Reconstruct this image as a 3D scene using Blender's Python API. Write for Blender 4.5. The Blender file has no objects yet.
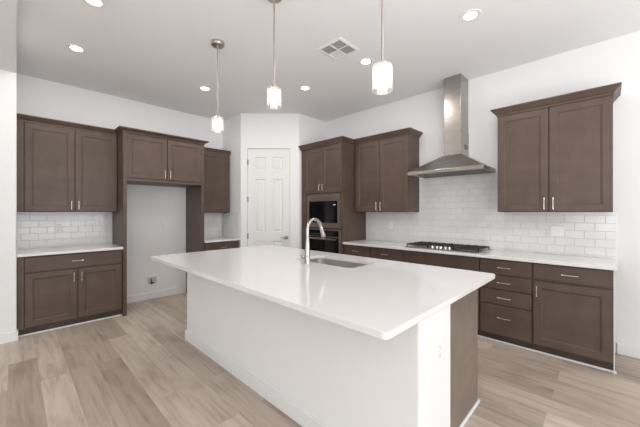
import bpy, bmesh, math, random
from mathutils import Vector, Matrix

random.seed(4)
C = bpy.context.scene.collection
SC = bpy.context.scene
PI = math.pi

# ------------------------------------------------------------------ camera
cam = bpy.data.cameras.new('camera')
cam.sensor_width = 36.0
cam.lens = 298.0 / 640.0 * 36.0
cam.shift_y = -1.5 / 640.0
cam.clip_start = 0.02
co = bpy.data.objects.new('camera', cam)
C.objects.link(co)
co.location = (0, 0, 1.37)
co.rotation_euler = (PI / 2, 0, -math.radians(45.76))
SC.camera = co

# ------------------------------------------------------------------ world, daylight, exposure
w = bpy.data.worlds.new('sky')
SC.world = w
w.use_nodes = True
w.node_tree.nodes['Background'].inputs['Color'].default_value = (0.80, 0.90, 1.0, 1)
w.node_tree.nodes['Background'].inputs['Strength'].default_value = 1.0


def area(name, loc, rot, sx, sy, power, color=(1, 1, 1)):
    l = bpy.data.lights.new(name, 'AREA')
    l.shape = 'RECTANGLE'
    l.size, l.size_y = sx, sy
    l.energy = power
    l.color = color
    o = bpy.data.objects.new(name, l)
    C.objects.link(o)
    o.location, o.rotation_euler = loc, rot
    return o


# daylight standing in the wide glazed opening behind the camera
area('daylight_slider', (1.6, -8.08, 1.3), (PI / 2 + 0.2, 0, 0), 4.4, 2.4, 65, (0.96, 0.98, 1.0))
area('added_side_fill', (-6.08, -1.0, 1.5), (PI / 2 + 0.2, 0, -PI / 2), 4.0, 1.7, 60, (0.94, 0.975, 1.0))  # added fill lamp standing in an invented side window
# added upward fill lamp behind the camera, lifts ambient light via the ceiling
area('added_ceiling_fill', (-0.5, -3.2, 0.8), (PI, 0, 0), 4.6, 5.0, 285, (0.95, 0.975, 1.0))
SC.view_settings.view_transform = 'Standard'
SC.view_settings.look = 'None'
SC.view_settings.gamma = 1.0
SC.view_settings.use_curve_mapping = False
SC.view_settings.exposure = 0.43
CAN_POWER = 4.5


# ------------------------------------------------------------------ materials
def mat(name, color, rough=0.5, metal=0.0, spec=0.5, emit=None, strength=0):
    m = bpy.data.materials.new(name)
    m.use_nodes = True
    b = m.node_tree.nodes['Principled BSDF']
    b.inputs['Base Color'].default_value = (*color, 1)
    b.inputs['Roughness'].default_value = rough
    b.inputs['Metallic'].default_value = metal
    b.inputs['Specular IOR Level'].default_value = spec
    if emit:
        b.inputs['Emission Color'].default_value = (*emit, 1)
        b.inputs['Emission Strength'].default_value = strength
    return m


def nodes(m):
    nt = m.node_tree
    return nt, nt.nodes, nt.links, nt.nodes['Principled BSDF']


def ramp(N, stops):
    r = N.new('ShaderNodeValToRGB')
    e = r.color_ramp.elements
    while len(e) < len(stops):
        e.new(0.5)
    for i, (p, c) in enumerate(stops):
        e[i].position = p
        e[i].color = (*c, 1)
    return r


def noise_color(m, stops, scale=(1, 1, 1), nscale=5, detail=6, bump=0.0, rough=0.6):
    nt, N, L, b = nodes(m)
    tc = N.new('ShaderNodeTexCoord')
    mp = N.new('ShaderNodeMapping')
    mp.inputs['Scale'].default_value = scale
    n = N.new('ShaderNodeTexNoise')
    n.inputs['Scale'].default_value = nscale
    n.inputs['Detail'].default_value = detail
    n.inputs['Roughness'].default_value = rough
    L.new(tc.outputs['Object'], mp.inputs['Vector'])
    L.new(mp.outputs['Vector'], n.inputs['Vector'])
    if stops:
        r = ramp(N, stops)
        L.new(n.outputs['Fac'], r.inputs['Fac'])
        L.new(r.outputs['Color'], b.inputs['Base Color'])
    if bump:
        bp = N.new('ShaderNodeBump')
        bp.inputs['Strength'].default_value = bump
        bp.inputs['Distance'].default_value = 0.002
        L.new(n.outputs['Fac'], bp.inputs['Height'])
        L.new(bp.outputs['Normal'], b.inputs['Normal'])
    return m


def wood_mat(name, base, along='z'):
    """stained maple: soft blotches plus fine grain running along one axis"""
    m = mat(name, base, 0.42, spec=0.4)
    nt, N, L, b = nodes(m)
    tc = N.new('ShaderNodeTexCoord')
    mp = N.new('ShaderNodeMapping')
    mp.inputs['Scale'].default_value = (60, 60, 2.2) if along == 'z' else (2.2, 60, 60)
    n = N.new('ShaderNodeTexNoise')
    n.inputs['Scale'].default_value = 1.6
    n.inputs['Detail'].default_value = 5
    n2 = N.new('ShaderNodeTexNoise')
    n2.inputs['Scale'].default_value = 5.5
    n2.inputs['Detail'].default_value = 3
    L.new(tc.outputs['Object'], mp.inputs['Vector'])
    L.new(mp.outputs['Vector'], n.inputs['Vector'])
    L.new(tc.outputs['Object'], n2.inputs['Vector'])
    ma = N.new('ShaderNodeMath')
    ma.operation = 'MULTIPLY_ADD'
    ma.inputs[1].default_value = 0.22
    L.new(n.outputs['Fac'], ma.inputs[0])
    mb = N.new('ShaderNodeMath')
    mb.operation = 'MULTIPLY'
    mb.inputs[1].default_value = 0.78
    L.new(n2.outputs['Fac'], mb.inputs[0])
    L.new(mb.outputs[0], ma.inputs[2])
    d = tuple(c * 0.84 for c in base)
    l = tuple(c * 1.16 for c in base)
    r = ramp(N, [(0.33, d), (0.67, l)])
    L.new(ma.outputs[0], r.inputs['Fac'])
    L.new(r.outputs['Color'], b.inputs['Base Color'])
    return m


WOOD_BASE = (0.104, 0.070, 0.054)
WOOD = wood_mat('stained_wood', WOOD_BASE, 'z')
WOODH = wood_mat('stained_wood_horizontal', WOOD_BASE, 'x')
WOODEND = wood_mat('paler_end_panel', (0.205, 0.160, 0.130), 'z')  # near island end panel, paler than the cabinet wood
KICK = wood_mat('stained_toe_kick', tuple(c * 0.7 for c in WOOD_BASE), 'x')
PAINT = noise_color(mat('wall_paint', (0.85, 0.845, 0.84), 0.75, spec=0.25), None, nscale=160, detail=2, bump=0.06)
CEILP = noise_color(mat('ceiling_paint', (0.86, 0.86, 0.865), 0.9, spec=0.15), None, nscale=120, detail=2, bump=0.08)
TRIM = mat('white_trim_paint', (0.84, 0.835, 0.83), 0.4)
DOORP = mat('white_door_paint', (0.80, 0.79, 0.775), 0.4)
QUARTZ = noise_color(mat('white_quartz', (0.80, 0.78, 0.77), 0.10, spec=0.5),
                     [(0.35, (0.785, 0.765, 0.755)), (0.65, (0.80, 0.78, 0.77))], nscale=9, detail=8)
TILE = noise_color(mat('white_ceramic_tile', (0.80, 0.79, 0.775), 0.12),
                   [(0.3, (0.77, 0.755, 0.74)), (0.7, (0.83, 0.82, 0.81))], nscale=5, detail=1)
GROUT = mat('grey_grout', (0.62, 0.605, 0.59), 0.9)
NICKEL = mat('brushed_nickel', (0.75, 0.71, 0.67), 0.25, 1.0)
SATIN = mat('satin_nickel_dark', (0.34, 0.32, 0.30), 0.32, 1.0)
CHROME = mat('polished_chrome', (0.82, 0.81, 0.80), 0.14, 1.0)


def brushed(name, col, rough, scale):
    m = mat(name, col, rough, 1.0)
    nt, N, L, b = nodes(m)
    tc = N.new('ShaderNodeTexCoord')
    mp = N.new('ShaderNodeMapping')
    mp.inputs['Scale'].default_value = scale
    n = N.new('ShaderNodeTexNoise')
    n.inputs['Scale'].default_value = 3
    n.inputs['Detail'].default_value = 3
    L.new(tc.outputs['Object'], mp.inputs['Vector'])
    L.new(mp.outputs['Vector'], n.inputs['Vector'])
    r = N.new('ShaderNodeMapRange')
    r.inputs['To Min'].default_value = rough * 0.75
    r.inputs['To Max'].default_value = rough * 1.3
    L.new(n.outputs['Fac'], r.inputs['Value'])
    L.new(r.outputs['Result'], b.inputs['Roughness'])
    return m


STEEL = brushed('stainless_steel', (0.40, 0.37, 0.345), 0.28, (2, 2, 120))
SINKSTEEL = brushed('sink_steel', (0.60, 0.58, 0.56), 0.34, (60, 2, 2))
OVENSTEEL = brushed('bronze_toned_steel', (0.44, 0.37, 0.32), 0.34, (2, 2, 90))
ROD = mat('pendant_nickel', (0.50, 0.45, 0.41), 0.35, 1.0)
IRON = noise_color(mat('cast_iron', (0.02, 0.018, 0.018), 0.55), [(0.3, (0.015, 0.013, 0.013)), (0.7, (0.035, 0.03, 0.03))], nscale=60)
BLACKGLASS = mat('black_glass', (0.006, 0.006, 0.007), 0.06)
PLASTIC = mat('white_plastic', (0.87, 0.865, 0.855), 0.35)
VENTBACK = mat('grey_duct', (0.16, 0.155, 0.15), 0.8)
DARK = mat('dark_recess', (0.05, 0.05, 0.05), 0.8)
GREYM = mat('grey_metal', (0.25, 0.24, 0.23), 0.45, 0.6)
BULB = mat('lit_diffuser', (1, 1, 1), 0.5, emit=(1.0, 0.96, 0.91), strength=5.5)
CANLENS = mat('lit_lens', (1, 1, 1), 0.5, emit=(1.0, 0.97, 0.93), strength=9)
DISPLAY = mat('lit_display', (0.02, 0.02, 0.02), 0.2, emit=(0.75, 0.85, 0.9), strength=0.5)


def shade_glass():
    m = bpy.data.materials.new('seeded_glass')
    m.use_nodes = True
    nt = m.node_tree
    N, L = nt.nodes, nt.links
    N.remove(N['Principled BSDF'])
    out = N['Material Output']
    tr = N.new('ShaderNodeBsdfTransparent')
    tr.inputs['Color'].default_value = (0.97, 0.96, 0.95, 1)
    tl = N.new('ShaderNodeBsdfTranslucent')
    tl.inputs['Color'].default_value = (0.95, 0.93, 0.91, 1)
    gl = N.new('ShaderNodeBsdfGlossy')
    gl.inputs['Roughness'].default_value = 0.05
    n = N.new('ShaderNodeTexNoise')
    n.inputs['Scale'].default_value = 40
    r = N.new('ShaderNodeMapRange')
    r.inputs['To Min'].default_value = 0.05
    r.inputs['To Max'].default_value = 0.26
    L.new(n.outputs['Fac'], r.inputs['Value'])
    mx = N.new('ShaderNodeMixShader')
    L.new(r.outputs['Result'], mx.inputs['Fac'])
    L.new(tr.outputs[0], mx.inputs[1])
    L.new(tl.outputs[0], mx.inputs[2])
    m2 = N.new('ShaderNodeMixShader')
    m2.inputs['Fac'].default_value = 0.05
    L.new(mx.outputs[0], m2.inputs[1])
    L.new(gl.outputs[0], m2.inputs[2])
    L.new(m2.outputs[0], out.inputs['Surface'])
    return m


SHADE = shade_glass()


def floor_mat():
    m = mat('oak_planks', (0.5, 0.4, 0.32), 0.42, spec=0.4)
    nt, N, L, b = nodes(m)
    tc = N.new('ShaderNodeTexCoord')
    mp = N.new('ShaderNodeMapping')
    mp.inputs['Rotation'].default_value = (0, 0, PI / 2)
    mp.inputs['Location'].default_value = (0.31, 0.035, 0)
    L.new(tc.outputs['Object'], mp.inputs['Vector'])
    br = N.new('ShaderNodeTexBrick')
    br.offset = 0.37
    br.inputs['Scale'].default_value = 1.0
    br.inputs['Brick Width'].default_value = 1.5
    br.inputs['Row Height'].default_value = 0.184
    br.inputs['Mortar Size'].default_value = 0.0008
    br.inputs['Mortar Smooth'].default_value = 0.3
    br.inputs['Bias'].default_value = 0.0
    br.inputs['Color1'].default_value = (0.0, 0.0, 0.0, 1)
    br.inputs['Color2'].default_value = (1.0, 1.0, 1.0, 1)
    br.inputs['Mortar'].default_value = (0.3, 0.3, 0.3, 1)
    L.new(mp.outputs['Vector'], br.inputs['Vector'])
    # each plank gets its own grain offset
    sep = N.new('ShaderNodeSeparateColor')
    L.new(br.outputs['Color'], sep.inputs['Color'])
    off = N.new('ShaderNodeMath')
    off.operation = 'MULTIPLY'
    off.inputs[1].default_value = 37.0
    L.new(sep.outputs['Red'], off.inputs[0])
    g = N.new('ShaderNodeMapping')
    g.inputs['Scale'].default_value = (16, 1.15, 1)
    L.new(tc.outputs['Object'], g.inputs['Vector'])
    n = N.new('ShaderNodeTexNoise')
    n.noise_dimensions = '4D'
    n.inputs['Scale'].default_value = 1.5
    n.inputs['Detail'].default_value = 7
    n.inputs['Roughness'].default_value = 0.62
    n.inputs['Distortion'].default_value = 0.5
    L.new(g.outputs['Vector'], n.inputs['Vector'])
    L.new(off.outputs[0], n.inputs['W'])
    # knots and cloudy figure
    g2 = N.new('ShaderNodeMapping')
    g2.inputs['Scale'].default_value = (5.0, 2.0, 1)
    L.new(tc.outputs['Object'], g2.inputs['Vector'])
    n2 = N.new('ShaderNodeTexNoise')
    n2.noise_dimensions = '4D'
    n2.inputs['Scale'].default_value = 1.0
    n2.inputs['Detail'].default_value = 4
    L.new(g2.outputs['Vector'], n2.inputs['Vector'])
    L.new(off.outputs[0], n2.inputs['W'])
    base = ramp(N, [(0.0, (0.400, 0.322, 0.262)), (1.0, (0.600, 0.510, 0.430))])
    L.new(sep.outputs['Red'], base.inputs['Fac'])
    grain = ramp(N, [(0.28, (0.70, 0.67, 0.64)), (0.50, (1.0, 1.0, 1.0)), (0.75, (1.13, 1.13, 1.13))])
    L.new(n.outputs['Fac'], grain.inputs['Fac'])
    fig = ramp(N, [(0.30, (0.76, 0.72, 0.69)), (0.48, (1.0, 1.0, 1.0)), (1.0, (1.06, 1.06, 1.06))])
    L.new(n2.outputs['Fac'], fig.inputs['Fac'])
    m1 = N.new('ShaderNodeMix')
    m1.data_type, m1.blend_type = 'RGBA', 'MULTIPLY'
    m1.inputs['Factor'].default_value = 1.0
    L.new(base.outputs['Color'], m1.inputs['A'])
    L.new(grain.outputs['Color'], m1.inputs['B'])
    m2 = N.new('ShaderNodeMix')
    m2.data_type, m2.blend_type = 'RGBA', 'MULTIPLY'
    m2.inputs['Factor'].default_value = 1.0
    L.new(m1.outputs['Result'], m2.inputs['A'])
    L.new(fig.outputs['Color'], m2.inputs['B'])
    m3 = N.new('ShaderNodeMix')
    m3.data_type = 'RGBA'
    m3.inputs['B'].default_value = (0.30, 0.24, 0.195, 1)
    L.new(br.outputs['Fac'], m3.inputs['Factor'])
    L.new(m2.outputs['Result'], m3.inputs['A'])
    L.new(m3.outputs['Result'], b.inputs['Base Color'])
    return m


FLOOR = floor_mat()


# ------------------------------------------------------------------ mesh helpers
class MB:
    def __init__(self):
        self.bm = bmesh.new()

    def box(self, x0, x1, y0, y1, z0, z1, mi=0):
        v = [self.bm.verts.new((x, y, z)) for z in (z0, z1) for y in (y0, y1) for x in (x0, x1)]
        for q in ((0, 2, 3, 1), (4, 5, 7, 6), (0, 1, 5, 4), (1, 3, 7, 5), (3, 2, 6, 7), (2, 0, 4, 6)):
            f = self.bm.faces.new([v[i] for i in q])
            f.material_index = mi
        return self

    def loops(self, loops, cap0=True, cap1=True, mi=0):
        """skin consecutive closed loops of equal length"""
        R = [[self.bm.verts.new(p) for p in lp] for lp in loops]
        n = len(R[0])
        fs = []
        for a, b in zip(R, R[1:]):
            for i in range(n):
                fs.append(self.bm.faces.new((a[i], a[(i + 1) % n], b[(i + 1) % n], b[i])))
        if cap0:
            fs.append(self.bm.faces.new(R[0][::-1]))
        if cap1:
            fs.append(self.bm.faces.new(R[-1]))
        for f in fs:
            f.material_index = mi
        return self

    def tube(self, pts, rad, seg=12, mi=0):
        pts = [Vector(p) for p in pts]
        if not isinstance(rad, (list, tuple)):
            rad = [rad] * len(pts)
        up = None
        lps = []
        for i, p in enumerate(pts):
            t = (pts[min(i + 1, len(pts) - 1)] - pts[max(i - 1, 0)]).normalized()
            if up is None:
                up = t.orthogonal().normalized()
            up = (up - t * up.dot(t)).normalized()
            s = t.cross(up)
            lps.append([p + (up * math.cos(a) + s * math.sin(a)) * rad[i]
                        for a in [2 * PI * k / seg for k in range(seg)]])
        return self.loops(lps, mi=mi)

    def lathe(self, prof, c=(0, 0), seg=24, mi=0, cap=True):
        lps = [[(c[0] + r * math.cos(a), c[1] + r * math.sin(a), z) for a in [2 * PI * k / seg for k in range(seg)]]
               for r, z in prof]
        return self.loops(lps, cap, cap, mi)

    def prism(self, poly, z0, z1, mi=0):
        return self.loops([[(x, y, z0) for x, y in poly], [(x, y, z1) for x, y in poly]], mi=mi)

    def build(self, name, mats, parent=None, bevel=0.0, smooth=False, M=None, segs=2):
        bm = self.bm
        if M is not None:
            bmesh.ops.transform(bm, matrix=M, verts=bm.verts)
        bmesh.ops.recalc_face_normals(bm, faces=bm.faces)
        me = bpy.data.meshes.new(name)
        bm.to_mesh(me)
        bm.free()
        if smooth:
            for p in me.polygons:
                p.use_smooth = True
        for m in (mats if isinstance(mats, (list, tuple)) else [mats]):
            me.materials.append(m)
        o = bpy.data.objects.new(name, me)
        C.objects.link(o)
        if parent is not None:
            o.parent = parent
        if bevel:
            b = o.modifiers.new('bevel', 'BEVEL')
            b.width, b.segments, b.limit_method, b.angle_limit = bevel, segs, 'ANGLE', math.radians(40)
            b.harden_normals = False
        if smooth:
            try:
                me.set_sharp_from_angle(angle=math.radians(40))
            except Exception:
                pass
        return o


def tag(o, label, cat, group=None):
    o['label'] = label
    o['category'] = cat
    if group:
        o['group'] = group
    return o


def thing(name, label, cat, loc=(0, 0, 0), rz=0.0, group=None):
    o = bpy.data.objects.new(name, None)
    o.empty_display_size = 0.1
    C.objects.link(o)
    o.location, o.rotation_euler = loc, (0, 0, rz)
    return tag(o, label, cat, group)


def struct(o):
    o['kind'] = 'structure'
    return o


def rrect(x0, x1, y0, y1, r, n=5):
    pts = []
    for cx, cy, a0 in ((x1 - r, y0 + r, -PI / 2), (x1 - r, y1 - r, 0), (x0 + r, y1 - r, PI / 2), (x0 + r, y0 + r, PI)):
        for k in range(n + 1):
            a = a0 + PI / 2 * k / n
            pts.append((cx + r * math.cos(a), cy + r * math.sin(a)))
    return pts


# ------------------------------------------------------------------ the room
XR, YL, ZC = 4.08, 5.19, 3.065
ZLOW = 2.85
PX, PY = 2.72, 4.55          # diagonal pantry wall runs from here ...
QX, QY = 3.43, 3.84          # ... to here

XL, YB = -6.0, -8.0
struct(MB().box(XL - 0.1, 4.2, YB - 0.1, 5.3, -0.08, 0).build('floor', FLOOR))
struct(MB().box(0.015, 4.2, YB - 0.1, 5.3, ZC, ZC + 0.1).build('ceiling', CEILP))
struct(MB().box(XL - 0.1, 0.015, YB - 0.1, 4.535, ZLOW, ZC + 0.1).build('ceiling_lower', CEILP))
struct(MB().box(XL - 0.1, 0.02, 4.535, 5.3, 0, ZC).build('wall_left_stub', PAINT, bevel=0.012))
struct(MB().box(0.02, PX + 0.1, YL, YL + 0.1, 0, ZC).build('wall_left', PAINT))
struct(MB().box(XR, XR + 0.1, YB - 0.1, QY + 0.1, 0, ZC).build('wall_right', PAINT))
# behind the camera: wall with a wide glazed opening, and a side opening added for fill light
m = MB()
m.box(XL - 0.1, -0.7, YB - 0.1, YB, 0, ZLOW)
m.box(3.9, XR, YB - 0.1, YB, 0, ZC)
m.box(-0.7, 3.9, YB - 0.1, YB, 2.55, ZLOW)
m.box(0.015, XR, YB - 0.1, YB, ZLOW, ZC)
struct(m.build('wall_back', PAINT))
m = MB()
m.box(XL - 0.1, XL, YB, -3.1, 0, ZLOW)
m.box(XL - 0.1, XL, 1.1, 4.535, 0, ZLOW)
m.box(XL - 0.1, XL, -3.1, 1.1, 0, 0.6)
m.box(XL - 0.1, XL, -3.1, 1.1, 2.4, ZLOW)
struct(m.build('wall_far_left', PAINT))

# corner pantry: two short returns and a diagonal face with the door opening
S = 2 ** -0.5
DIAG = Matrix.Translation((PX, PY, 0)) @ Matrix.Rotation(-PI / 4, 4, 'Z')   # local x along the face, local y into the pantry
D0, D1, DT = 0.108, 0.852, 2.468
m = MB()
m.box(0, D0, 0, 0.1, 0, ZC)
m.box(D1, 1.004, 0, 0.1, 0, ZC)
m.box(D0, D1, 0, 0.1, DT, ZC)
struct(m.build('wall_pantry', PAINT, M=DIAG))
struct(MB().prism([(PX, PY), (PX + 0.05, PY + 0.02), (PX + 0.05, YL), (PX, YL)], 0, ZC).build('wall_pantry_left', PAINT))
struct(MB().prism([(QX, QY), (XR, QY), (XR, QY + 0.05), (QX + 0.02, QY + 0.05)], 0, ZC).build('wall_pantry_right', PAINT))
m = MB()
m.box(D0, D0 + 0.006, 0.0, 0.1, 0, DT)
m.box(D1 - 0.006, D1, 0.0, 0.1, 0, DT)
m.box(D0, D1, 0.0, 0.1, DT - 0.006, DT)
m.box(D0 + 0.006, D0 + 0.02, 0.055, 0.1, 0, DT - 0.006)
m.box(D1 - 0.02, D1 - 0.006, 0.055, 0.1, 0, DT - 0.006)
m.box(D0 + 0.006, D1 - 0.006, 0.055, 0.1, DT - 0.02, DT - 0.006)
struct(m.build('trim_1', TRIM, M=DIAG))


def panel_leaf(w_, h, t, panels, r0=0.0):
    """door leaf facing -y with raised panels: pts in its own plane"""
    m = MB()
    xs = sorted({0, w_} | {p[0] for p in panels} | {p[1] for p in panels})
    zs = sorted({0, h} | {p[2] for p in panels} | {p[3] for p in panels})
    for i in range(len(xs) - 1):
        for j in range(len(zs) - 1):
            x0, x1, z0, z1 = xs[i], xs[i + 1], zs[j], zs[j + 1]
            if any(p[0] <= x0 and x1 <= p[1] and p[2] <= z0 and z1 <= p[3] for p in panels):
                continue
            v = [m.bm.verts.new(c) for c in ((x0, 0, z0), (x1, 0, z0), (x1, 0, z1), (x0, 0, z1))]
            m.bm.faces.new(v)
    for x0, x1, z0, z1 in panels:
        def lp(i, y):
            return [(x0 + i, y, z0 + i), (x1 - i, y, z0 + i), (x1 - i, y, z1 - i), (x0 + i, y, z1 - i)]
        m.loops([lp(0, 0), lp(0.010, 0.012), (lp(0.026, 0.012)), lp(0.045, 0.004)], cap0=False)
    m.loops([[(0, 0, 0), (w_, 0, 0), (w_, 0, h), (0, 0, h)], [(0, t, 0), (w_, t, 0), (w_, t, h), (0, t, h)]], cap0=False)
    bmesh.ops.remove_doubles(m.bm, verts=m.bm.verts, dist=1e-5)
    return m


LW, LH = D1 - D0 - 0.020, 2.448
pa, pb, pc, pd = 0.125, 0.125 + 0.178, LW - 0.125 - 0.178, LW - 0.125
pan = []
for z0, z1 in ((0.22, 0.86), (1.02, 1.93), (2.08, 2.31)):
    pan += [(pa, pb, z0, z1), (pc, pd, z0, z1)]
MD = DIAG @ Matrix.Translation((D0 + 0.010, 0.012, 0.006))
door = struct(panel_leaf(LW, LH, 0.038, pan).build('door_1', DOORP, M=MD))
m = MB()
kx, kz = LW - 0.062, 0.925
m.tube([(kx, -0.001, kz), (kx, -0.006, kz)], 0.032, 20)
m.tube([(kx, -0.005, kz), (kx, -0.032, kz)], 0.010, 12)
m.tube([(kx, -0.026, kz), (kx, -0.032, kz), (kx, -0.044, kz), (kx, -0.056, kz), (kx, -0.060, kz)],
       [0.012, 0.022, 0.028, 0.022, 0.006], 18)
m.tube([(kx, -0.050, kz), (kx - 0.03, -0.052, kz), (kx - 0.095, -0.047, kz - 0.004)], [0.011, 0.010, 0.007], 10)
m.build('door_handle', SATIN, door, smooth=True, M=MD)
for hz in (0.26, 0.95, 1.58, 2.22):
    m = MB()
    m.tube([(-0.004, -0.013, hz - 0.045), (-0.004, -0.013, hz + 0.045)], 0.0065, 10)
    m.box(-0.012, 0.016, -0.009, -0.002, hz - 0.045, hz + 0.045)
    m.build('door_hinge', SATIN, door, M=MD)

# baseboards
BH = 0.105


def base_strip(m, x0, x1, y0, y1):
    m.box(x0, x1, y0, y1, 0, BH)


struct(MB().box(XL, 0.020, 4.521, 4.535, 0, BH).box(0.020, 0.032, 4.521, 4.60, 0, BH).build('baseboard_left_stub', TRIM, bevel=0.004))
struct(MB().box(1.042, 2.044, YL - 0.014, YL, 0, BH).build('baseboard_left', TRIM, bevel=0.004))
struct(MB().box(XR - 0.014, XR, YB, -0.045, 0, BH).build('baseboard_right', TRIM, bevel=0.004))
struct(MB().box(0, D0, -0.012, 0, 0, BH).box(D1, 1.0, -0.012, 0, 0, BH).build('baseboard_pantry', TRIM, bevel=0.004, M=DIAG))


# ------------------------------------------------------------------ cabinet parts (front faces local -y)
def pull_mb(x, z, length, vertical, y=0.0):
    """bow pull with flared feet"""
    m = MB()
    h = length / 2

    def P(u, out):
        return (x, y - out, z + u) if vertical else (x + u, y - out, z)
    for s in (-1, 1):
        m.tube([P(s * h * 0.86, 0.0), P(s * h * 0.86, 0.004), P(s * h * 0.86, 0.012), P(s * h * 0.86, 0.024)],
               [0.0085, 0.0075, 0.0048, 0.0050], 12)
    n = 10
    pts, rr = [], []
    for k in range(n + 1):
        u = -1 + 2 * k / n
        pts.append(P(u * h, 0.026 + 0.005 * (1 - u * u)))
        rr.append(0.0036 + 0.0042 * abs(u) ** 4)
    m.tube(pts, rr, 12)
    return m


def front_mb(x0, x1, z0, z1, shaker=True, t=0.020, stile=0.062):
    m = MB()

    def lp(i, y):
        return [(x0 + i, y, z0 + i), (x1 - i, y, z0 + i), (x1 - i, y, z1 - i), (x0 + i, y, z1 - i)]
    L_ = [lp(0, t), lp(0, 0.0025), lp(0.0025, 0)]
    if shaker:
        L_ += [lp(stile, 0), lp(stile + 0.003, 0.003), (lp(stile + 0.010, 0.004)), lp(stile + 0.013, 0.009)]
    return m.loops(L_)


def front(parent, kind, x0, x1, z0, z1, pull=None, M=None):
    """kind 'door' / 'drawer' / 'panel'; pull = (x, z, length, vertical)"""
    nm = {'door': 'door', 'drawer': 'drawer', 'panel': 'false_drawer_front'}[kind]
    shaker = kind == 'door'
    o = front_mb(x0, x1, z0, z1, shaker).build(nm, WOOD if shaker else WOODH, parent, M=M)
    if pull:
        pull_mb(*pull).build('handle', NICKEL, o, smooth=True, M=M)
    return o


def crown(parent, w_, depth, z0, hgt=0.066, left=True, right=True, x0=0.0, front_y=0.0, out=0.055, right_depth=None, left_depth=None):
    prof = [(0.0, -0.006), (0.004, -0.006), (0.006, 0.010), (0.018, 0.020), (out - 0.012, hgt - 0.020), (out - 0.002, hgt - 0.012), (out, hgt), (0.0, hgt)]
    m = MB()
    rows = []
    for o_, z in prof:
        l = x0 - (o_ if left else 0)
        r = x0 + w_ + (o_ if right else 0)
        f = front_y - o_
        rows.append([(l, depth if left_depth is None else left_depth - o_, z0 + z), (l, f, z0 + z), (r, f, z0 + z), (r, depth if right_depth is None else right_depth - o_, z0 + z)])
    V = [[m.bm.verts.new(p) for p in r] for r in rows]
    for a, b in zip(V, V[1:] + V[:1]):
        for i in range(3):
            if len({tuple(x.co) for x in (a[i], a[i + 1], b[i + 1], b[i])}) == 4:
                m.bm.faces.new((a[i], a[i + 1], b[i + 1], b[i]))
    m.bm.faces.new([r[0] for r in V])
    m.bm.faces.new([r[3] for r in V][::-1])
    return m.build('crown_moulding', WOODH, parent)


G = 0.004   # half the gap between fronts


def carcass(parent, w_, depth, z0, z1, y0=0.021, extra=None, name='carcass'):
    m = MB().box(0, w_, y0, depth, z0, z1)
    if extra:
        for e in extra:
            m.box(*e)
    return m.build(name, WOOD, parent, bevel=0.0015, segs=1)


R_ = -PI / 2   # cabinets on the right wall face -x

# ------------------------------------------------------------------ left wall run
FY = 4.58
b1 = thing('base_cabinet', 'brown base cabinet with one wide drawer over two doors, left of the empty fridge space', 'cabinet', (0.024, FY, 0), 0, 'base cabinets')
W1 = 0.997 - 0.024
carcass(b1, W1, YL - FY - 0.002, 0.09, 0.883, extra=[(0.0, 0.052, 0.001, 0.022, 0.09, 0.883)])
MB().box(0.0, W1, 0.065, 0.085, 0, 0.09).build('toe_kick', KICK, b1)
front(b1, 'drawer', 0.058, W1 - 0.012, 0.705, 0.868, (0.51, 0.790, 0.10, False))
front(b1, 'door', 0.058, 0.506, 0.100, 0.690, (0.506 - 0.032, 0.60, 0.10, True))
front(b1, 'door', 0.514, W1 - 0.012, 0.100, 0.690, (0.514 + 0.032, 0.60, 0.10, True))
tag(MB().box(0.022, 0.998, FY - 0.028, YL - 0.001, 0.884, 0.914).build('countertop', QUARTZ, bevel=0.003),
    'short white quartz counter on the left base cabinet, ending at the fridge side panel', 'countertop')
struct(MB().box(0.034, 0.998, FY + 0.047, FY + 0.064, 0, 0.018).build('trim_2', TRIM, bevel=0.005))

UY = 4.86
u1 = thing('upper_cabinet', 'tall brown two-door wall cabinet against the wall stub, above the short left counter', 'cabinet', (0.022, UY, 1.37), 0, 'upper cabinets')
WU = 0.997 - 0.022
HU = 1.055
carcass(u1, WU, YL - UY - 0.002, 0, HU + 0.03, extra=[(0.0, 0.056, 0.001, 0.022, 0, HU)])
front(u1, 'door', 0.062, 0.514, 0.008, HU - 0.012, (0.514 - 0.032, 0.085, 0.10, True))
front(u1, 'door', 0.522, WU - 0.008, 0.008, HU - 0.012, (0.522 + 0.032, 0.085, 0.10, True))
crown(u1, WU, YL - UY - 0.002, HU, left=False, right=False, front_y=0.012)

# fridge surround
SY = 4.575
fs = thing('fridge_surround', 'tall brown fridge surround with two-door bridge cabinet over an empty white bay', 'cabinet', (0.9985, SY, 0), 0)
SW = 2.088 - 0.9985
for x0 in (0.0, SW - 0.042):
    MB().box(x0, x0 + 0.042, 0.0, YL - SY - 0.002, 0, 2.43).build('side_panel', WOOD, fs, bevel=0.0015, segs=1)
MB().box(0.0425, SW - 0.0425, 0.021, YL - SY - 0.002, 1.785, 2.455).build('carcass', WOODH, fs, bevel=0.0015, segs=1)
MB().box(0.0425, SW - 0.0425, 0.001, 0.0205, 1.785, 1.822).build('bottom_rail', WOODH, fs, bevel=0.0015, segs=1)
cxm = SW / 2
front(fs, 'door', 0.040, cxm - G, 1.828, 2.415, (cxm - G - 0.032, 1.905, 0.10, True))
front(fs, 'door', cxm + G, SW - 0.040, 1.828, 2.415, (cxm + G + 0.032, 1.905, 0.10, True))
crown(fs, SW, YL - SY - 0.002, 2.43, hgt=0.05, left=True, right=True, left_depth=UY + 0.012 - SY - 0.001, right_depth=4.89 - SY - 0.001)

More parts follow.
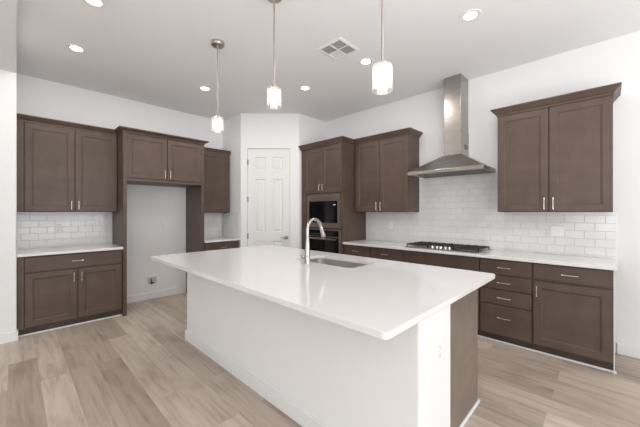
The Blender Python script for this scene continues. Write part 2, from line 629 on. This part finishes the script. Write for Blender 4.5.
# niche between the fridge surround and the pantry
NY = 4.89
u2 = thing('upper_cabinet', 'narrow single-door brown wall cabinet squeezed between fridge surround and pantry corner', 'cabinet', (2.094, NY, 1.36), 0, 'upper cabinets')
WN = 2.700 - 2.094
carcass(u2, WN, YL - NY - 0.002, 0, 1.06)
front(u2, 'door', 0.006, WN - 0.006, 0.008, 1.03, (0.045, 0.085, 0.10, True))
crown(u2, WN, YL - NY - 0.002, 1.04, hgt=0.06, left=False, right=True, out=0.018)
b2 = thing('base_cabinet', 'small brown base cabinet in the nook beside the pantry door, mostly behind the island', 'cabinet', (2.094, FY, 0), 0, 'base cabinets')
WB = 2.712 - 2.094
carcass(b2, WB, YL - FY - 0.002, 0.09, 0.883)
MB().box(0.0, WB, 0.065, 0.085, 0, 0.09).build('toe_kick', KICK, b2)
front(b2, 'drawer', 0.012, WB - 0.012, 0.705, 0.868, (WB / 2, 0.79, 0.10, False))
front(b2, 'door', 0.012, WB / 2 - G, 0.100, 0.690, (WB / 2 - G - 0.032, 0.60, 0.10, True))
front(b2, 'door', WB / 2 + G, WB - 0.012, 0.100, 0.690, (WB / 2 + G + 0.032, 0.60, 0.10, True))
tag(MB().box(2.094, 2.718, FY - 0.028, YL - 0.001, 0.884, 0.914).build('countertop', QUARTZ, bevel=0.003),
    'small white quartz counter in the nook between fridge surround and pantry door', 'countertop')

# ------------------------------------------------------------------ right wall run
FX = 3.50
YA = 2.906        # near face of the tall oven cabinet
joints = [YA - 0.002, 2.423, 1.921, 1.010, 0.540, -0.020]
info = [
    ('drawer over a door, first from the tall oven cabinet', 'pair'),
    ('drawer over a door, second from the tall oven cabinet', 'pair'),
    ('wide brown base cabinet with a blank top front, directly under the gas cooktop', 'cook'),
    ('brown base cabinet with a stack of four drawers, right of the cooktop', 'stack'),
    ('brown base cabinet with drawer over one large door at the open right end', 'end'),
]
D = XR - FX - 0.002
for k, (txt, kind) in enumerate(info):
    ya, yb = joints[k] - 0.0005, joints[k + 1] + 0.0005
    wd = ya - yb
    lab = txt if txt.startswith(('wide', 'brown')) else 'brown base cabinet with a ' + txt
    c = thing('base_cabinet', lab, 'cabinet', (FX, ya, 0), R_, 'base cabinets')
    carcass(c, wd, D, 0.09, 0.883)
    MB().box(0.0, wd, 0.070, 0.090, 0, 0.09).build('toe_kick', KICK, c)
    a, e = G + 0.002, wd - G - 0.002
    if kind == 'pair':
        front(c, 'drawer', a, e, 0.722, 0.872, (wd / 2, 0.797, 0.10, False))
        front(c, 'door', a, e, 0.100, 0.712, (e - 0.032, 0.62, 0.10, True))
    elif kind == 'cook':
        front(c, 'panel', a, e, 0.722, 0.872)
        front(c, 'door', a, wd / 2 - G, 0.100, 0.712, (wd / 2 - G - 0.032, 0.62, 0.10, True))
        front(c, 'door', wd / 2 + G, e, 0.100, 0.712, (wd / 2 + G + 0.032, 0.62, 0.10, True))
    elif kind == 'stack':
        for z0, z1 in ((0.722, 0.872), (0.572, 0.712), (0.412, 0.562), (0.100, 0.402)):
            front(c, 'drawer', a, e, z0, z1, (wd / 2, (z0 + z1) / 2 + (0.03 if z1 - z0 > 0.2 else 0.0), 0.115, False))
    else:
        front(c, 'drawer', a, e, 0.728, 0.872, (wd / 2, 0.797, 0.115, False))
        front(c, 'door', a, e, 0.100, 0.705, (0.035, 0.615, 0.10, True))
tag(MB().box(FX - 0.028, XR - 0.001, -0.045, YA - 0.002, 0.884, 0.914).build('countertop', QUARTZ, bevel=0.003),
    'long white quartz counter along the right wall under the cooktop', 'countertop')
struct(MB().box(FX + 0.052, FX + 0.069, -0.040, YA, 0, 0.018).build('trim_3', TRIM, bevel=0.005))
struct(MB().box(FX + 0.022, FX + 0.040, -0.027, -0.0205, 0.0, 0.882).build('trim_4', TRIM, bevel=0.003))

# tall oven cabinet with appliance openings
TX = 3.46
TY1 = 3.838
TWd = TY1 - YA
TD = XR - TX - 0.002
t = thing('tall_oven_cabinet', 'tall brown cabinet holding the microwave and wall oven, beside the pantry corner', 'cabinet', (TX, TY1, 0), R_)
OL, OR = 0.180, 0.884          # opening between these
m = MB()
m.box(0, OL, 0.021, TD, 0.09, 2.46)
m.box(OR, TWd, 0.021, TD, 0.09, 2.46)
m.box(OL, OR, 0.021, TD, 1.665, 2.46)
m.box(OL, OR, 0.021, TD, 1.095, 1.118)
m.box(OL, OR, 0.021, TD, 0.09, 0.36)
m.box(OL, OR, TD - 0.02, TD, 0.36, 1.665)
m.build('carcass', WOOD, t)
MB().box(0.0, TWd, 0.070, 0.090, 0, 0.09).build('toe_kick', KICK, t)
front(t, 'door', 0.095, 0.501, 1.678, 2.415, (0.469, 1.765, 0.10, True))
front(t, 'door', 0.507, TWd - 0.018, 1.678, 2.415, (0.539, 1.765, 0.10, True))
front(t, 'drawer', 0.095, TWd - 0.018, 0.105, 0.345, (0.504, 0.25, 0.10, False))
crown(t, TWd, TD, 2.43, hgt=0.072, left=False, right=True, right_depth=0.2885)

mw = thing('microwave_oven', 'built-in microwave with black glass door and bronze steel surround, above the wall oven', 'microwave', (TX, TY1, 0), R_)
MB().box(OL + 0.003, OR - 0.003, 0.022, 0.42, 1.121, 1.662).build('housing', GREYM, mw)
m = MB()
x0, x1, z0, z1 = OL - 0.010, OR + 0.010, 1.120, 1.640
m.loops([[(x0, 0.019, z0), (x1, 0.019, z0), (x1, 0.019, z1), (x0, 0.019, z1)],
         [(x0, -0.004, z0), (x1, -0.004, z0), (x1, -0.004, z1), (x0, -0.004, z1)],
         [(x0 + 0.05, -0.004, z0 + 0.075), (x1 - 0.05, -0.004, z0 + 0.075), (x1 - 0.05, -0.004, z1 - 0.095), (x0 + 0.05, -0.004, z1 - 0.095)],
         [(x0 + 0.05, 0.010, z0 + 0.075), (x1 - 0.05, 0.010, z0 + 0.075), (x1 - 0.05, 0.010, z1 - 0.095), (x0 + 0.05, 0.010, z1 - 0.095)]])
m.build('surround', OVENSTEEL, mw)
dg = MB().box(x0 + 0.052, x1 - 0.052, -0.006, 0.0095, z0 + 0.077, z1 - 0.097).build('glass_door', BLACKGLASS, mw, bevel=0.002)
MB().box(x1 - 0.135, x1 - 0.085, -0.0075, -0.0065, z1 - 0.165, z1 - 0.150).build('display', DISPLAY, dg)

ov = thing('wall_oven', 'black glass wall oven with a steel bar handle, under the microwave behind the faucet', 'oven', (TX, TY1, 0), R_)
MB().box(OL + 0.003, OR - 0.003, 0.022, 0.50, 0.363, 1.092).build('housing', GREYM, ov)
MB().box(x0, x1, 0.000, 0.019, 0.365, 1.090).build('front_frame', OVENSTEEL, ov, bevel=0.002)
cp = MB().box(x0 + 0.02, x1 - 0.03, -0.006, -0.0005, 0.985, 1.080).build('control_panel', BLACKGLASS, ov, bevel=0.002)
MB().box(x0 + 0.30, x0 + 0.42, -0.0075, -0.0065, 1.022, 1.045).build('display', mat('dim_display', (0.05, 0.05, 0.055), 0.2), cp)
od = MB().box(x0 + 0.02, x1 - 0.03, -0.012, -0.0005, 0.385, 0.972).build('oven_door', BLACKGLASS, ov, bevel=0.002)
m = MB()
m.tube([(x0 + 0.035, -0.052, 0.945), (x1 - 0.045, -0.052, 0.945)], 0.0125, 14)
for hx in (x0 + 0.06, x1 - 0.07):
    m.tube([(hx, -0.0125, 0.945), (hx, -0.050, 0.945)], 0.009, 10)
m.build('handle', STEEL, od, smooth=True)

# wall cabinets on the right wall
UX = 3.75
UD = XR - UX - 0.002
for ya, yb, lab, cl in ((YA - 0.001, 1.972, 'brown two-door wall cabinet between the tall oven cabinet and the range hood', False),
                        (0.902, -0.018, 'brown two-door wall cabinet right of the range hood', True)):
    c = thing('upper_cabinet', lab, 'cabinet', (UX, ya, 1.37), R_, 'upper cabinets')
    wd = ya - yb
    carcass(c, wd, UD, 0, 1.09)
    front(c, 'door', 0.006 if cl else 0.035, wd / 2 - G, 0.006, 1.052, (wd / 2 - G - 0.032, 0.085, 0.115, True))
    front(c, 'door', wd / 2 + G, wd - 0.006, 0.006, 1.052, (wd / 2 + G + 0.032, 0.085, 0.115, True))
    crown(c, wd, UD, 1.062, hgt=0.072, left=cl, right=True)


# ------------------------------------------------------------------ tiled backsplashes (real tiles on a grout bed)
def splash(name, label, rects, zline, uoff, M, grid=(0.157, 0.081)):
    m = MB()
    tw, th = grid
    g = 0.0015
    for (u0, u1, v0, v1) in rects:
        m.box(u0, u1, -0.006, 0, v0, v1, 1)
        r0 = math.floor((v0 - zline) / th) - 1
        r = r0
        while zline + r * th < v1:
            a, b = max(v0, zline + r * th + g), min(v1, zline + (r + 1) * th - g)
            if b - a > 0.004:
                sh = uoff + (tw / 2 if r % 2 else 0)
                k = math.floor((u0 - sh) / tw) - 1
                while sh + k * tw < u1:
                    c, d = max(u0, sh + k * tw + g), min(u1, sh + (k + 1) * tw - g)
                    if d - c > 0.004:
                        e = 0.0015
                        m.loops([[(c, -0.006, a), (d, -0.006, a), (d, -0.006, b), (c, -0.006, b)],
                                 [(c, -0.0085, a), (d, -0.0085, a), (d, -0.0085, b), (c, -0.0085, b)],
                                 [(c + e, -0.010, a + e), (d - e, -0.010, a + e), (d - e, -0.010, b - e), (c + e, -0.010, b - e)]],
                                cap0=False)
                    k += 1
            r += 1
    return tag(m.build(name, [TILE, GROUT], M=M), label, 'backsplash')


MR = Matrix.Translation((XR - 0.0005, 0, 0)) @ Matrix.Rotation(-PI / 2, 4, 'Z')    # local x -> -y
splash('tile_backsplash', 'white subway tile behind the cooktop and under the hood on the right wall',
       [(-(YA - 0.003), 0.040, 0.9145, 1.369), (-1.970, -0.904, 1.369, 1.845)], 1.016, -0.11, MR)
ML = Matrix.Translation((0, YL - 0.0005, 0))
splash('tile_backsplash', 'white subway tile above the short left counter, under the tall left wall cabinet',
       [(0.024, 0.997, 0.9145, 1.369)], 1.016, 0.06, ML)
# nook tile turns the corner onto the pantry return
m2 = Matrix.Translation((PX - 0.0005, 0, 0)) @ Matrix.Rotation(-PI / 2, 4, 'Z')
nk = thing('tile_backsplash', 'white subway tile wrapping the corner of the small nook beside the pantry door', 'backsplash', (0, 0, 0))
for nm, rc, mm, uo in (('back_tile', (2.095, 2.709, 0.9145, 1.358), ML, 0.0), ('side_tile', (-(YL - 0.011), -4.59, 0.9145, 1.358), m2, 0.03)):
    o = splash(nm, '', [rc], 1.016, uo, mm)
    del o['label']
    del o['category']
    o.parent = nk

# ------------------------------------------------------------------ range hood
hd = thing('range_hood', 'stainless steel chimney range hood on the wall above the cooktop', 'range hood', (XR, 1.44, 1.847))
HXF, HY0, HY1 = 3.58 - XR, 0.990 - 1.44, 1.893 - 1.44
m = MB()
m.loops([[(HXF, HY0, 0), (-0.012, HY0, 0), (-0.012, HY1, 0), (HXF, HY1, 0)],
         [(HXF, HY0, 0.042), (-0.012, HY0, 0.042), (-0.012, HY1, 0.042), (HXF, HY1, 0.042)],
         [(HXF + 0.012, HY0 + 0.006, 0.046), (-0.012, HY0 + 0.006, 0.046), (-0.012, HY1 - 0.006, 0.046), (HXF + 0.012, HY1 - 0.006, 0.046)],
         [(3.79 - XR, 1.295 - 1.44, 0.232), (-0.012, 1.295 - 1.44, 0.232), (-0.012, 1.525 - 1.44, 0.232), (3.79 - XR, 1.525 - 1.44, 0.232)]], cap0=False)
# recessed underside
m.loops([[(HXF, HY0, 0), (-0.012, HY0, 0), (-0.012, HY1, 0), (HXF, HY1, 0)],
         [(HXF + 0.02, HY0 + 0.02, 0), (-0.03, HY0 + 0.02, 0), (-0.03, HY1 - 0.02, 0), (HXF + 0.02, HY1 - 0.02, 0)],
         [(HXF + 0.03, HY0 + 0.03, 0.018), (-0.04, HY0 + 0.03, 0.018), (-0.04, HY1 - 0.03, 0.018), (HXF + 0.03, HY1 - 0.03, 0.018)]], cap0=False)
bmesh.ops.remove_doubles(m.bm, verts=m.bm.verts, dist=1e-5)
cn = m.build('canopy', STEEL, hd, bevel=0.002)
for a, b in ((HY0 + 0.06, -0.16), (-0.15, 0.15), (0.16, HY1 - 0.06)):
    f = MB().box(HXF + 0.09, -0.08, a, b, 0.008, 0.0165)
    for k in range(12):
        xx = HXF + 0.105 + k * 0.026
        f.box(xx, xx + 0.012, a + 0.012, b - 0.012, 0.005, 0.008)
    f.build('filter', GREYM, cn)
for y in (-0.02, 0.02, 0.06, 0.10, 0.14):
    MB().tube([(HXF + 0.001, y - 0.06, 0.021), (HXF - 0.004, y - 0.06, 0.021)], 0.008, 12).build('button', GREYM, cn)
MB().box(3.80 - XR, -0.001, 1.302 - 1.44, 1.515 - 1.44, 0.2325, 0.53).build('chimney_cover', STEEL, hd, bevel=0.003)
up = MB().box(3.805 - XR, -0.001, 1.307 - 1.44, 1.510 - 1.44, 0.53, ZC - 1.847 - 0.001).build('upper_chimney_cover', STEEL, hd, bevel=0.003)
m = MB()
for k in range(4):
    m.box(-0.16 + k * 0.03, -0.145 + k * 0.03, 1.301 - 1.44, 1.3025 - 1.44, 0.31, 0.37)
m.build('vent_slots', DARK, hd)

# ------------------------------------------------------------------ gas cooktop
ck = thing('gas_cooktop', 'stainless gas cooktop with black iron grates, set in the right wall counter', 'cooktop', (3.79, 1.475, 0.9145))
m = MB()
o_ = rrect(-0.245, 0.235, -0.455, 0.455, 0.02)
i_ = rrect(-0.238, 0.228, -0.448, 0.448, 0.018)
i2 = rrect(-0.225, 0.215, -0.435, 0.435, 0.015)
m.loops([[(x, y, 0) for x, y in o_], [(x, y, 0.006) for x, y in o_], [(x, y, 0.010) for x, y in i_], [(x, y, 0.007) for x, y in i2]])
m.build('tray', STEEL, ck)
BURN = [(0.10, -0.30, 0.040), (-0.10, -0.30, 0.034), (0.03, 0.0, 0.052), (0.10, 0.30, 0.034), (-0.10, 0.30, 0.040)]
for x, y, r in BURN:
    bo = MB().lathe([(r * 1.25, 0.0072), (r * 1.25, 0.012), (r, 0.016), (r, 0.024)], (x, y), 20).build('burner', GREYM, ck, smooth=True)
    MB().lathe([(r * 0.9, 0.0242), (r * 0.95, 0.029), (r * 0.6, 0.032)], (x, y), 20).build('burner_cap', IRON, bo, smooth=True)
for y0, y1 in ((-0.435, -0.152), (-0.145, 0.145), (0.152, 0.435)):
    m = MB()
    h0, h1 = 0.030, 0.043
    bw = 0.011
    xa = -0.205 if abs(y0 + y1) > 0.05 else -0.11
    for x in (xa, 0.205 - bw):
        m.box(x, x + bw, y0, y1, h0, h1)
    for y in (y0, y1 - bw):
        m.box(xa, 0.205, y, y + bw, h0, h1)
    ym = (y0 + y1) / 2
    m.box(xa, 0.205, ym - bw / 2, ym + bw / 2, h0, h1 + 0.004)
    for x in (-0.10, 0.0, 0.10):
        if x > xa + 0.02:
            m.box(x - bw / 2, x + bw / 2, y0, y1, h0, h1 + 0.004)
    for x in (xa, 0.205 - bw):
        for y in (y0, y1 - bw):
            m.box(x, x + bw, y, y + bw, 0.0075, h0)
    for x in (-0.15, -0.05, 0.05, 0.15):
        if x > xa + 0.02:
            for y in (y0 + 0.05, ym, y1 - 0.05):
                m.box(x - 0.02, x + 0.02, y - bw / 2, y + bw / 2, h0, h1 + 0.007)
    m.build('grate', IRON, ck, bevel=0.002, segs=1)
for k in range(5):
    x, y = -0.175 + (0.018 if k % 2 else 0), (k - 2) * 0.052
    MB().lathe([(0.021, 0.0072), (0.021, 0.011), (0.017, 0.013), (0.016, 0.036), (0.012, 0.039)], (x, y), 20).build('knob', CHROME, ck, smooth=True)

# ------------------------------------------------------------------ island
IX0, IX1, IXC = 1.295, 2.335, 1.672
IY0, IY1 = 0.6255, 3.262
isl = thing('kitchen_island', 'kitchen island base with white drywall back and ends, baseboard and brown cabinet side', 'kitchen island', (IX0, IY0, 0))


def I(m, name, mt, **kw):
    return m.build(name, mt, isl, M=Matrix.Translation((-IX0, -IY0, 0)), **kw)


I(MB().box(IX0, IXC, IY0, IY1, 0, 0.883), 'drywall_body', PAINT, bevel=0.010)
I(MB().box(IX0 - 0.014, IX0, IY0 - 0.014, IY1 + 0.014, 0, BH).box(IX0, IXC, IY0 - 0.014, IY0, 0, BH).box(IX0, IXC, IY1, IY1 + 0.014, 0, BH), 'baseboard', TRIM, bevel=0.004)
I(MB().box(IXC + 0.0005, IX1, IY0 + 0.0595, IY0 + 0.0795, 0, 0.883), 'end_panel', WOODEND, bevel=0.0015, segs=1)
I(MB().box(IXC + 0.0005, IX1, IY1 - 0.03, IY1 - 0.01, 0, 0.883), 'end_panel', WOOD, bevel=0.0015, segs=1)
I(MB().box(IXC + 0.0005, IX1 + 0.012, IY0 + 0.0455, IY0 + 0.059, 0, 0.020).box(IX1 + 0.0005, IX1 + 0.012, IY0 + 0.0455, IY0 + 0.0945, 0, 0.020), 'shoe_moulding', TRIM, bevel=0.004)
I(MB().box(IXC + 0.0005, IX1 - 0.022, IY0 + 0.080, IY1 - 0.0305, 0.09, 0.11).box(IX1 - 0.04, IX1 - 0.022, IY0 + 0.080, IY1 - 0.0305, 0.11, 0.13)
  .box(IX1 - 0.04, IX1 - 0.022, IY0 + 0.080, IY1 - 0.0305, 0.86, 0.883), 'carcass', WOOD)
I(MB().box(IX1 - 0.10, IX1 - 0.08, IY0 + 0.080, IY1 - 0.0305, 0, 0.09), 'toe_kick', KICK)
MF = Matrix.Translation((IX1, IY0 + 0.080, 0)) @ Matrix.Rotation(PI / 2, 4, 'Z')
MF = Matrix.Translation((-IX0, -IY0, 0)) @ MF
LI = IY1 - IY0 - 0.1105
nd = 6
for k in range(nd):
    a, e = k * LI / nd + G, (k + 1) * LI / nd - G
    front(isl, 'panel', a, e, 0.722, 0.872, ((a + e) / 2, 0.797, 0.10, False) if k not in (2, 3) else None, M=MF)
    front(isl, 'door', a, e, 0.100, 0.712, ((e - 0.032) if k % 2 == 0 else (a + 0.032), 0.62, 0.10, True), M=MF)

# island counter with the sink cut-out
TX0, TX1, TY0, TY1_ = 0.978, 2.480, 0.603, 3.395
SX0, SX1, SY0, SY1 = 1.895, 2.285, 1.50, 2.21
m = MB()
edges = []
for pts in (rrect(TX0, TX1, TY0, TY1_, 0.028, 6), rrect(SX0, SX1, SY0, SY1, 0.07, 6)):
    vs = [m.bm.verts.new((x, y, 0.914)) for x, y in pts]
    edges += [m.bm.edges.new((vs[i], vs[(i + 1) % len(vs)])) for i in range(len(vs))]
bmesh.ops.triangle_fill(m.bm, edges=edges, use_beauty=True)
r = bmesh.ops.extrude_face_region(m.bm, geom=m.bm.faces[:])
bmesh.ops.translate(m.bm, verts=[v for v in r['geom'] if isinstance(v, bmesh.types.BMVert)], vec=(0, 0, -0.030))
tag(m.build('island_countertop', QUARTZ, bevel=0.003), 'large glossy white quartz island top overhanging the drywall base, with a sink cut-out', 'countertop')

# undermount sink
sk = thing('sink', 'stainless undermount sink set in the island top behind the faucet', 'sink', ((SX0 + SX1) / 2, (SY0 + SY1) / 2, 0.68))


def rl(i, z, rad=0.07):
    return [(x - (SX0 + SX1) / 2, y - (SY0 + SY1) / 2, z - 0.68) for x, y in rrect(SX0 + i, SX1 - i, SY0 + i, SY1 - i, max(0.012, rad - i * 0.5), 6)]


MB().loops([rl(-0.02, 0.8745), rl(-0.02, 0.883), rl(-0.003, 0.883), rl(0.0, 0.880), rl(0.004, 0.74), rl(0.012, 0.712), rl(0.035, 0.700), rl(0.16, 0.694)],
           cap0=False, cap1=True).build('basin', SINKSTEEL, sk, smooth=True)
dr = MB().lathe([(0.045, 0.0145), (0.045, 0.018), (0.036, 0.018), (0.032, 0.0155)], (0, 0.0), 24).build('drain', CHROME, sk, smooth=True)
MB().lathe([(0.030, 0.0157), (0.030, 0.0165), (0.010, 0.0175)], (0, 0), 20).build('drain_strainer', GREYM, dr, smooth=True)

# faucet
FXB, FYB = 1.822, 1.93
fc = thing('faucet', 'tall brushed gooseneck pull-down faucet standing on the island top at the sink', 'faucet', (FXB, FYB, 0.9142))
FAU = mat('brushed_faucet', (0.50, 0.48, 0.455), 0.26, 1.0)
MB().lathe([(0.029, 0), (0.029, 0.005), (0.0255, 0.010), (0.0245, 0.05), (0.0235, 0.10), (0.0205, 0.16), (0.0175, 0.20), (0.0160, 0.215)], seg=28).build('body', FAU, fc, smooth=True)
pts = [(0, 0, 0.212), (0, 0, 0.25), (0, 0, 0.298)]
RC, ZT = 0.088, 0.298
for k in range(1, 15):
    a = PI - (PI * 0.92) * k / 14
    pts.append((RC + RC * math.cos(a), 0, ZT + RC * 1.03 * math.sin(a)))
MB().tube(pts, 0.0148, 18).build('spout', FAU, fc, smooth=True)
e0, e1 = Vector(pts[-2]), Vector(pts[-1])
d = (e1 - e0).normalized()
sp = MB().tube([e1 - d * 0.002, e1 + d * 0.004, e1 + d * 0.03, e1 + d * 0.07, e1 + d * 0.098, e1 + d * 0.104],
               [0.0145, 0.0165, 0.0170, 0.0195, 0.0225, 0.0205], 20).build('spray_head', FAU, fc, smooth=True)
MB().tube([e1 + d * 0.1042, e1 + d * 0.107], 0.017, 18).build('spray_nozzle', GREYM, sp)
m = MB()
m.tube([(0, 0.018, 0.045), (0, 0.040, 0.045), (0, 0.062, 0.045), (0, 0.066, 0.045)], [0.0165, 0.0185, 0.0185, 0.0160], 18)
m.tube([(0, 0.060, 0.048), (0, 0.080, 0.056), (0, 0.096, 0.060)], [0.006, 0.006, 0.0075], 10)
m.build('lever_handle', FAU, fc, smooth=True)


# ------------------------------------------------------------------ pendants
def pendant(x, y, zb, label):
    hgt, r = 0.140, 0.0565
    p = thing('pendant_light', label, 'pendant light', (x, y, ZC), 0, 'pendant lights over the island')
    z1 = zb + hgt - ZC
    z0 = zb - ZC
    MB().lathe([(0.066, -0.0005), (0.066, -0.026), (0.060, -0.034), (0.012, -0.038), (0.010, -0.050)], seg=32).build('canopy', ROD, p, smooth=True)
    MB().tube([(0, 0, -0.046), (0, 0, z1 + 0.022)], 0.0058, 12).build('rod', ROD, p, smooth=True)
    MB().lathe([(0.010, z1 + 0.030), (0.018, z1 + 0.024), (0.022, z1 + 0.004), (0.022, z1 - 0.012)], seg=24).build('socket_cap', ROD, p, smooth=True)
    MB().loops([[(rr * math.cos(a), rr * math.sin(a), z) for a in [2 * PI * k / 32 for k in range(32)]]
                for rr, z in ((0.0215, z1 + 0.004), (r - 0.004, z1 + 0.003), (r, z1 - 0.002), (r, z0), (r - 0.004, z0), (r - 0.004, z1 - 0.004), (0.0225, z1 - 0.002))],
               False, False).build('glass_shade', SHADE, p, smooth=True)
    b = MB().lathe([(0.006, z1 - 0.022), (0.027, z1 - 0.028), (0.031, z1 - 0.036), (0.031, z0 + 0.024), (0.024, z0 + 0.014), (0.006, z0 + 0.012)], seg=24).build('diffuser', BULB, p, smooth=True)
    MB().tube([(0, 0, z1 - 0.010), (0, 0, z1 - 0.024)], 0.012, 14).build('lamp_holder', ROD, p, smooth=True)


pendant(1.42, 2.81, 2.172, 'cylinder pendant light whose round ceiling canopy shows whole, farthest from the camera')
pendant(1.41, 1.87, 2.186, 'cylinder pendant light hanging in front of the pantry wall, middle of the three')
pendant(1.425, 0.905, 2.040, 'largest cylinder pendant light, hanging between the ceiling vent and the range hood')

# ------------------------------------------------------------------ recessed ceiling lights
for x, y, lab in ((0.448, 2.971, 'recessed ceiling light cut by the top edge, upper left of the photo'),
                  (0.452, 3.964, 'recessed ceiling light nearest the tall left wall cabinet'),
                  (1.829, 3.984, 'recessed ceiling light beside the rod of the farthest pendant, before the fridge surround'),
                  (2.775, 2.985, 'recessed ceiling light between middle pendant and vent, before the tall oven cabinet'),
                  (2.766, 1.970, 'recessed ceiling light between the square vent and the largest pendant shade'),
                  (2.747, 0.863, 'recessed ceiling light nearest the range hood and right-hand wall cabinet')):
    c = thing('recessed_light', lab, 'ceiling light', (x, y, ZC), 0, 'recessed ceiling lights')
    MB().lathe([(0.084, -0.0005), (0.082, -0.005), (0.060, -0.007), (0.051, -0.003)], seg=32, cap=False).build('trim_ring', TRIM, c, smooth=True)
    MB().lathe([(0.0515, -0.001), (0.0515, -0.0025), (0.02, -0.004)], seg=28).build('lens', CANLENS, c, smooth=True)
    l = bpy.data.lights.new('lamp_light', 'AREA')
    l.shape, l.size, l.energy, l.color = 'DISK', 0.095, CAN_POWER, (1, 0.965, 0.93)
    lo = bpy.data.objects.new('lamp_light', l)
    C.objects.link(lo)
    lo.parent = c
    lo.location = (0, 0, -0.012)

# ------------------------------------------------------------------ ceiling vent: four-way diffuser
v = thing('ceiling_vent', 'square white four-way air vent in the ceiling', 'air vent', (2.355, 2.03, ZC))
h = 0.158
m = MB()
m.loops([[(-h, -h, 0), (h, -h, 0), (h, h, 0), (-h, h, 0)], [(-h, -h, -0.006), (h, -h, -0.006), (h, h, -0.006), (-h, h, -0.006)],
         [(-h + 0.024, -h + 0.024, -0.012), (h - 0.024, -h + 0.024, -0.012), (h - 0.024, h - 0.024, -0.012), (-h + 0.024, h - 0.024, -0.012)],
         [(-h + 0.026, -h + 0.026, -0.001), (h - 0.026, -h + 0.026, -0.001), (h - 0.026, h - 0.026, -0.001), (-h + 0.026, h - 0.026, -0.001)]], cap0=False, cap1=False)
m.box(-0.004, 0.004, -h + 0.026, h - 0.026, -0.012, -0.002)
m.box(-h + 0.026, h - 0.026, -0.004, 0.004, -0.012, -0.002)
m.build('frame', TRIM, v)
MB().box(-h + 0.027, h - 0.027, -h + 0.027, h - 0.027, -0.0015, -0.0005).build('backing', VENTBACK, v)
q = h - 0.028
for sx, sy, horiz, sw in ((-1, -1, True, 0.0050), (1, 1, True, 0.0148), (-1, 1, False, 0.0045), (1, -1, False, 0.0050)):
    m = MB()
    n = 8
    for k in range(n):
        c0 = 0.006 + (q - 0.006) * k / n
        c1 = c0 + sw
        za = zb = -0.006
        if horiz:
            P = [(sx * 0.005, sy * c0, za), (sx * q, sy * c0, za), (sx * q, sy * c1, zb), (sx * 0.005, sy * c1, zb)]
        else:
            P = [(sx * c0, sy * 0.005, za), (sx * c0, sy * q, za), (sx * c1, sy * q, zb), (sx * c1, sy * 0.005, zb)]
        m.loops([P, [(x, y, z + 0.0012) for x, y, z in P]])
    m.build('louvre_panel', TRIM, v)


# ------------------------------------------------------------------ outlets, switches, water valve box
def plate(name, label, M, wd=0.072, hg=0.116, kind='outlet', cat='outlet'):
    t_ = thing(name, label, cat)
    t_.matrix_world = M
    MB().loops([[(-wd / 2, 0, -hg / 2), (wd / 2, 0, -hg / 2), (wd / 2, 0, hg / 2), (-wd / 2, 0, hg / 2)],
                [(-wd / 2, -0.003, -hg / 2), (wd / 2, -0.003, -hg / 2), (wd / 2, -0.003, hg / 2), (-wd / 2, -0.003, hg / 2)],
                [(-wd / 2 + 0.004, -0.006, -hg / 2 + 0.004), (wd / 2 - 0.004, -0.006, -hg / 2 + 0.004), (wd / 2 - 0.004, -0.006, hg / 2 - 0.004), (-wd / 2 + 0.004, -0.006, hg / 2 - 0.004)]]
               ).build('cover_plate', PLASTIC, t_)
    if kind == 'outlet':
        for zz in (-0.021, 0.021):
            s = MB().box(-0.017, 0.017, -0.0078, -0.006, zz - 0.0145, zz + 0.0145).build('socket', PLASTIC, t_, bevel=0.003)
            MB().box(-0.0075, -0.0055, -0.0081, -0.0079, zz - 0.003, zz + 0.006).box(0.0055, 0.0075, -0.0081, -0.0079, zz - 0.003, zz + 0.006).box(-0.002, 0.002, -0.0081, -0.0079, zz - 0.010, zz - 0.006).build('slots', DARK, s)
    else:
        n = kind
        for k in range(n):
            xx = (k - (n - 1) / 2) * 0.046
            MB().box(xx - 0.0165, xx + 0.0165, -0.0085, -0.006, -0.033, 0.033).build('rocker_switch', PLASTIC, t_, bevel=0.002)
    return t_


T = Matrix.Translation
RZ = Matrix.Rotation(-PI / 2, 4, 'Z')
plate('outlet', 'white outlet on the left tile, under the tall left wall cabinet', T((0.405, YL - 0.011, 1.150)))
plate('outlet', 'white outlet high on the wall of the empty fridge bay', T((1.705, YL - 0.0005, 1.14)))
plate('outlet', 'white outlet on the right wall tile near the tall oven cabinet', T((XR - 0.011, 2.43, 1.17)) @ RZ)
plate('light_switch', 'white double switch plate on the tile under the right-hand wall cabinet', T((XR - 0.011, 0.405, 1.165)) @ RZ, wd=0.116, kind=2, cat='light switch')
plate('outlet', 'white outlet on the near drywall end of the island', T((1.508, IY0 - 0.0005, 0.665)))

wb = thing('water_valve_box', 'white recessed water supply box low on the fridge bay wall', 'valve box', (1.520, YL, 0.285))
hw = 0.092
m = MB()
m.loops([[(-hw, -0.0005, -hw), (hw, -0.0005, -hw), (hw, -0.0005, hw), (-hw, -0.0005, hw)],
         [(-hw, -0.008, -hw), (hw, -0.008, -hw), (hw, -0.008, hw), (-hw, -0.008, hw)],
         [(-0.066, -0.010, -0.052), (0.066, -0.010, -0.052), (0.066, -0.010, 0.062), (-0.066, -0.010, 0.062)],
         [(-0.062, -0.001, -0.048), (0.062, -0.001, -0.048), (0.062, -0.001, 0.058), (-0.062, -0.001, 0.058)]], cap1=False)
m.build('frame', PLASTIC, wb)
MB().box(-0.064, 0.064, -0.0018, -0.0008, -0.05, 0.06).build('back', mat('recess_grey', (0.60, 0.595, 0.585), 0.6), wb)
m = MB()
m.tube([(-0.01, -0.022, -0.05), (-0.01, -0.022, 0.005)], 0.012, 12)
m.tube([(-0.01, -0.022, 0.002), (-0.01, -0.022, 0.034)], 0.008, 12)
m.tube([(-0.01, -0.022, -0.02), (0.026, -0.022, -0.034)], 0.010, 10)
m.tube([(-0.01, -0.003, -0.02), (-0.01, -0.022, -0.02)], 0.008, 10)
m.build('valve', mat('dark_valve', (0.16, 0.155, 0.15), 0.4, 0.5), wb, smooth=True)
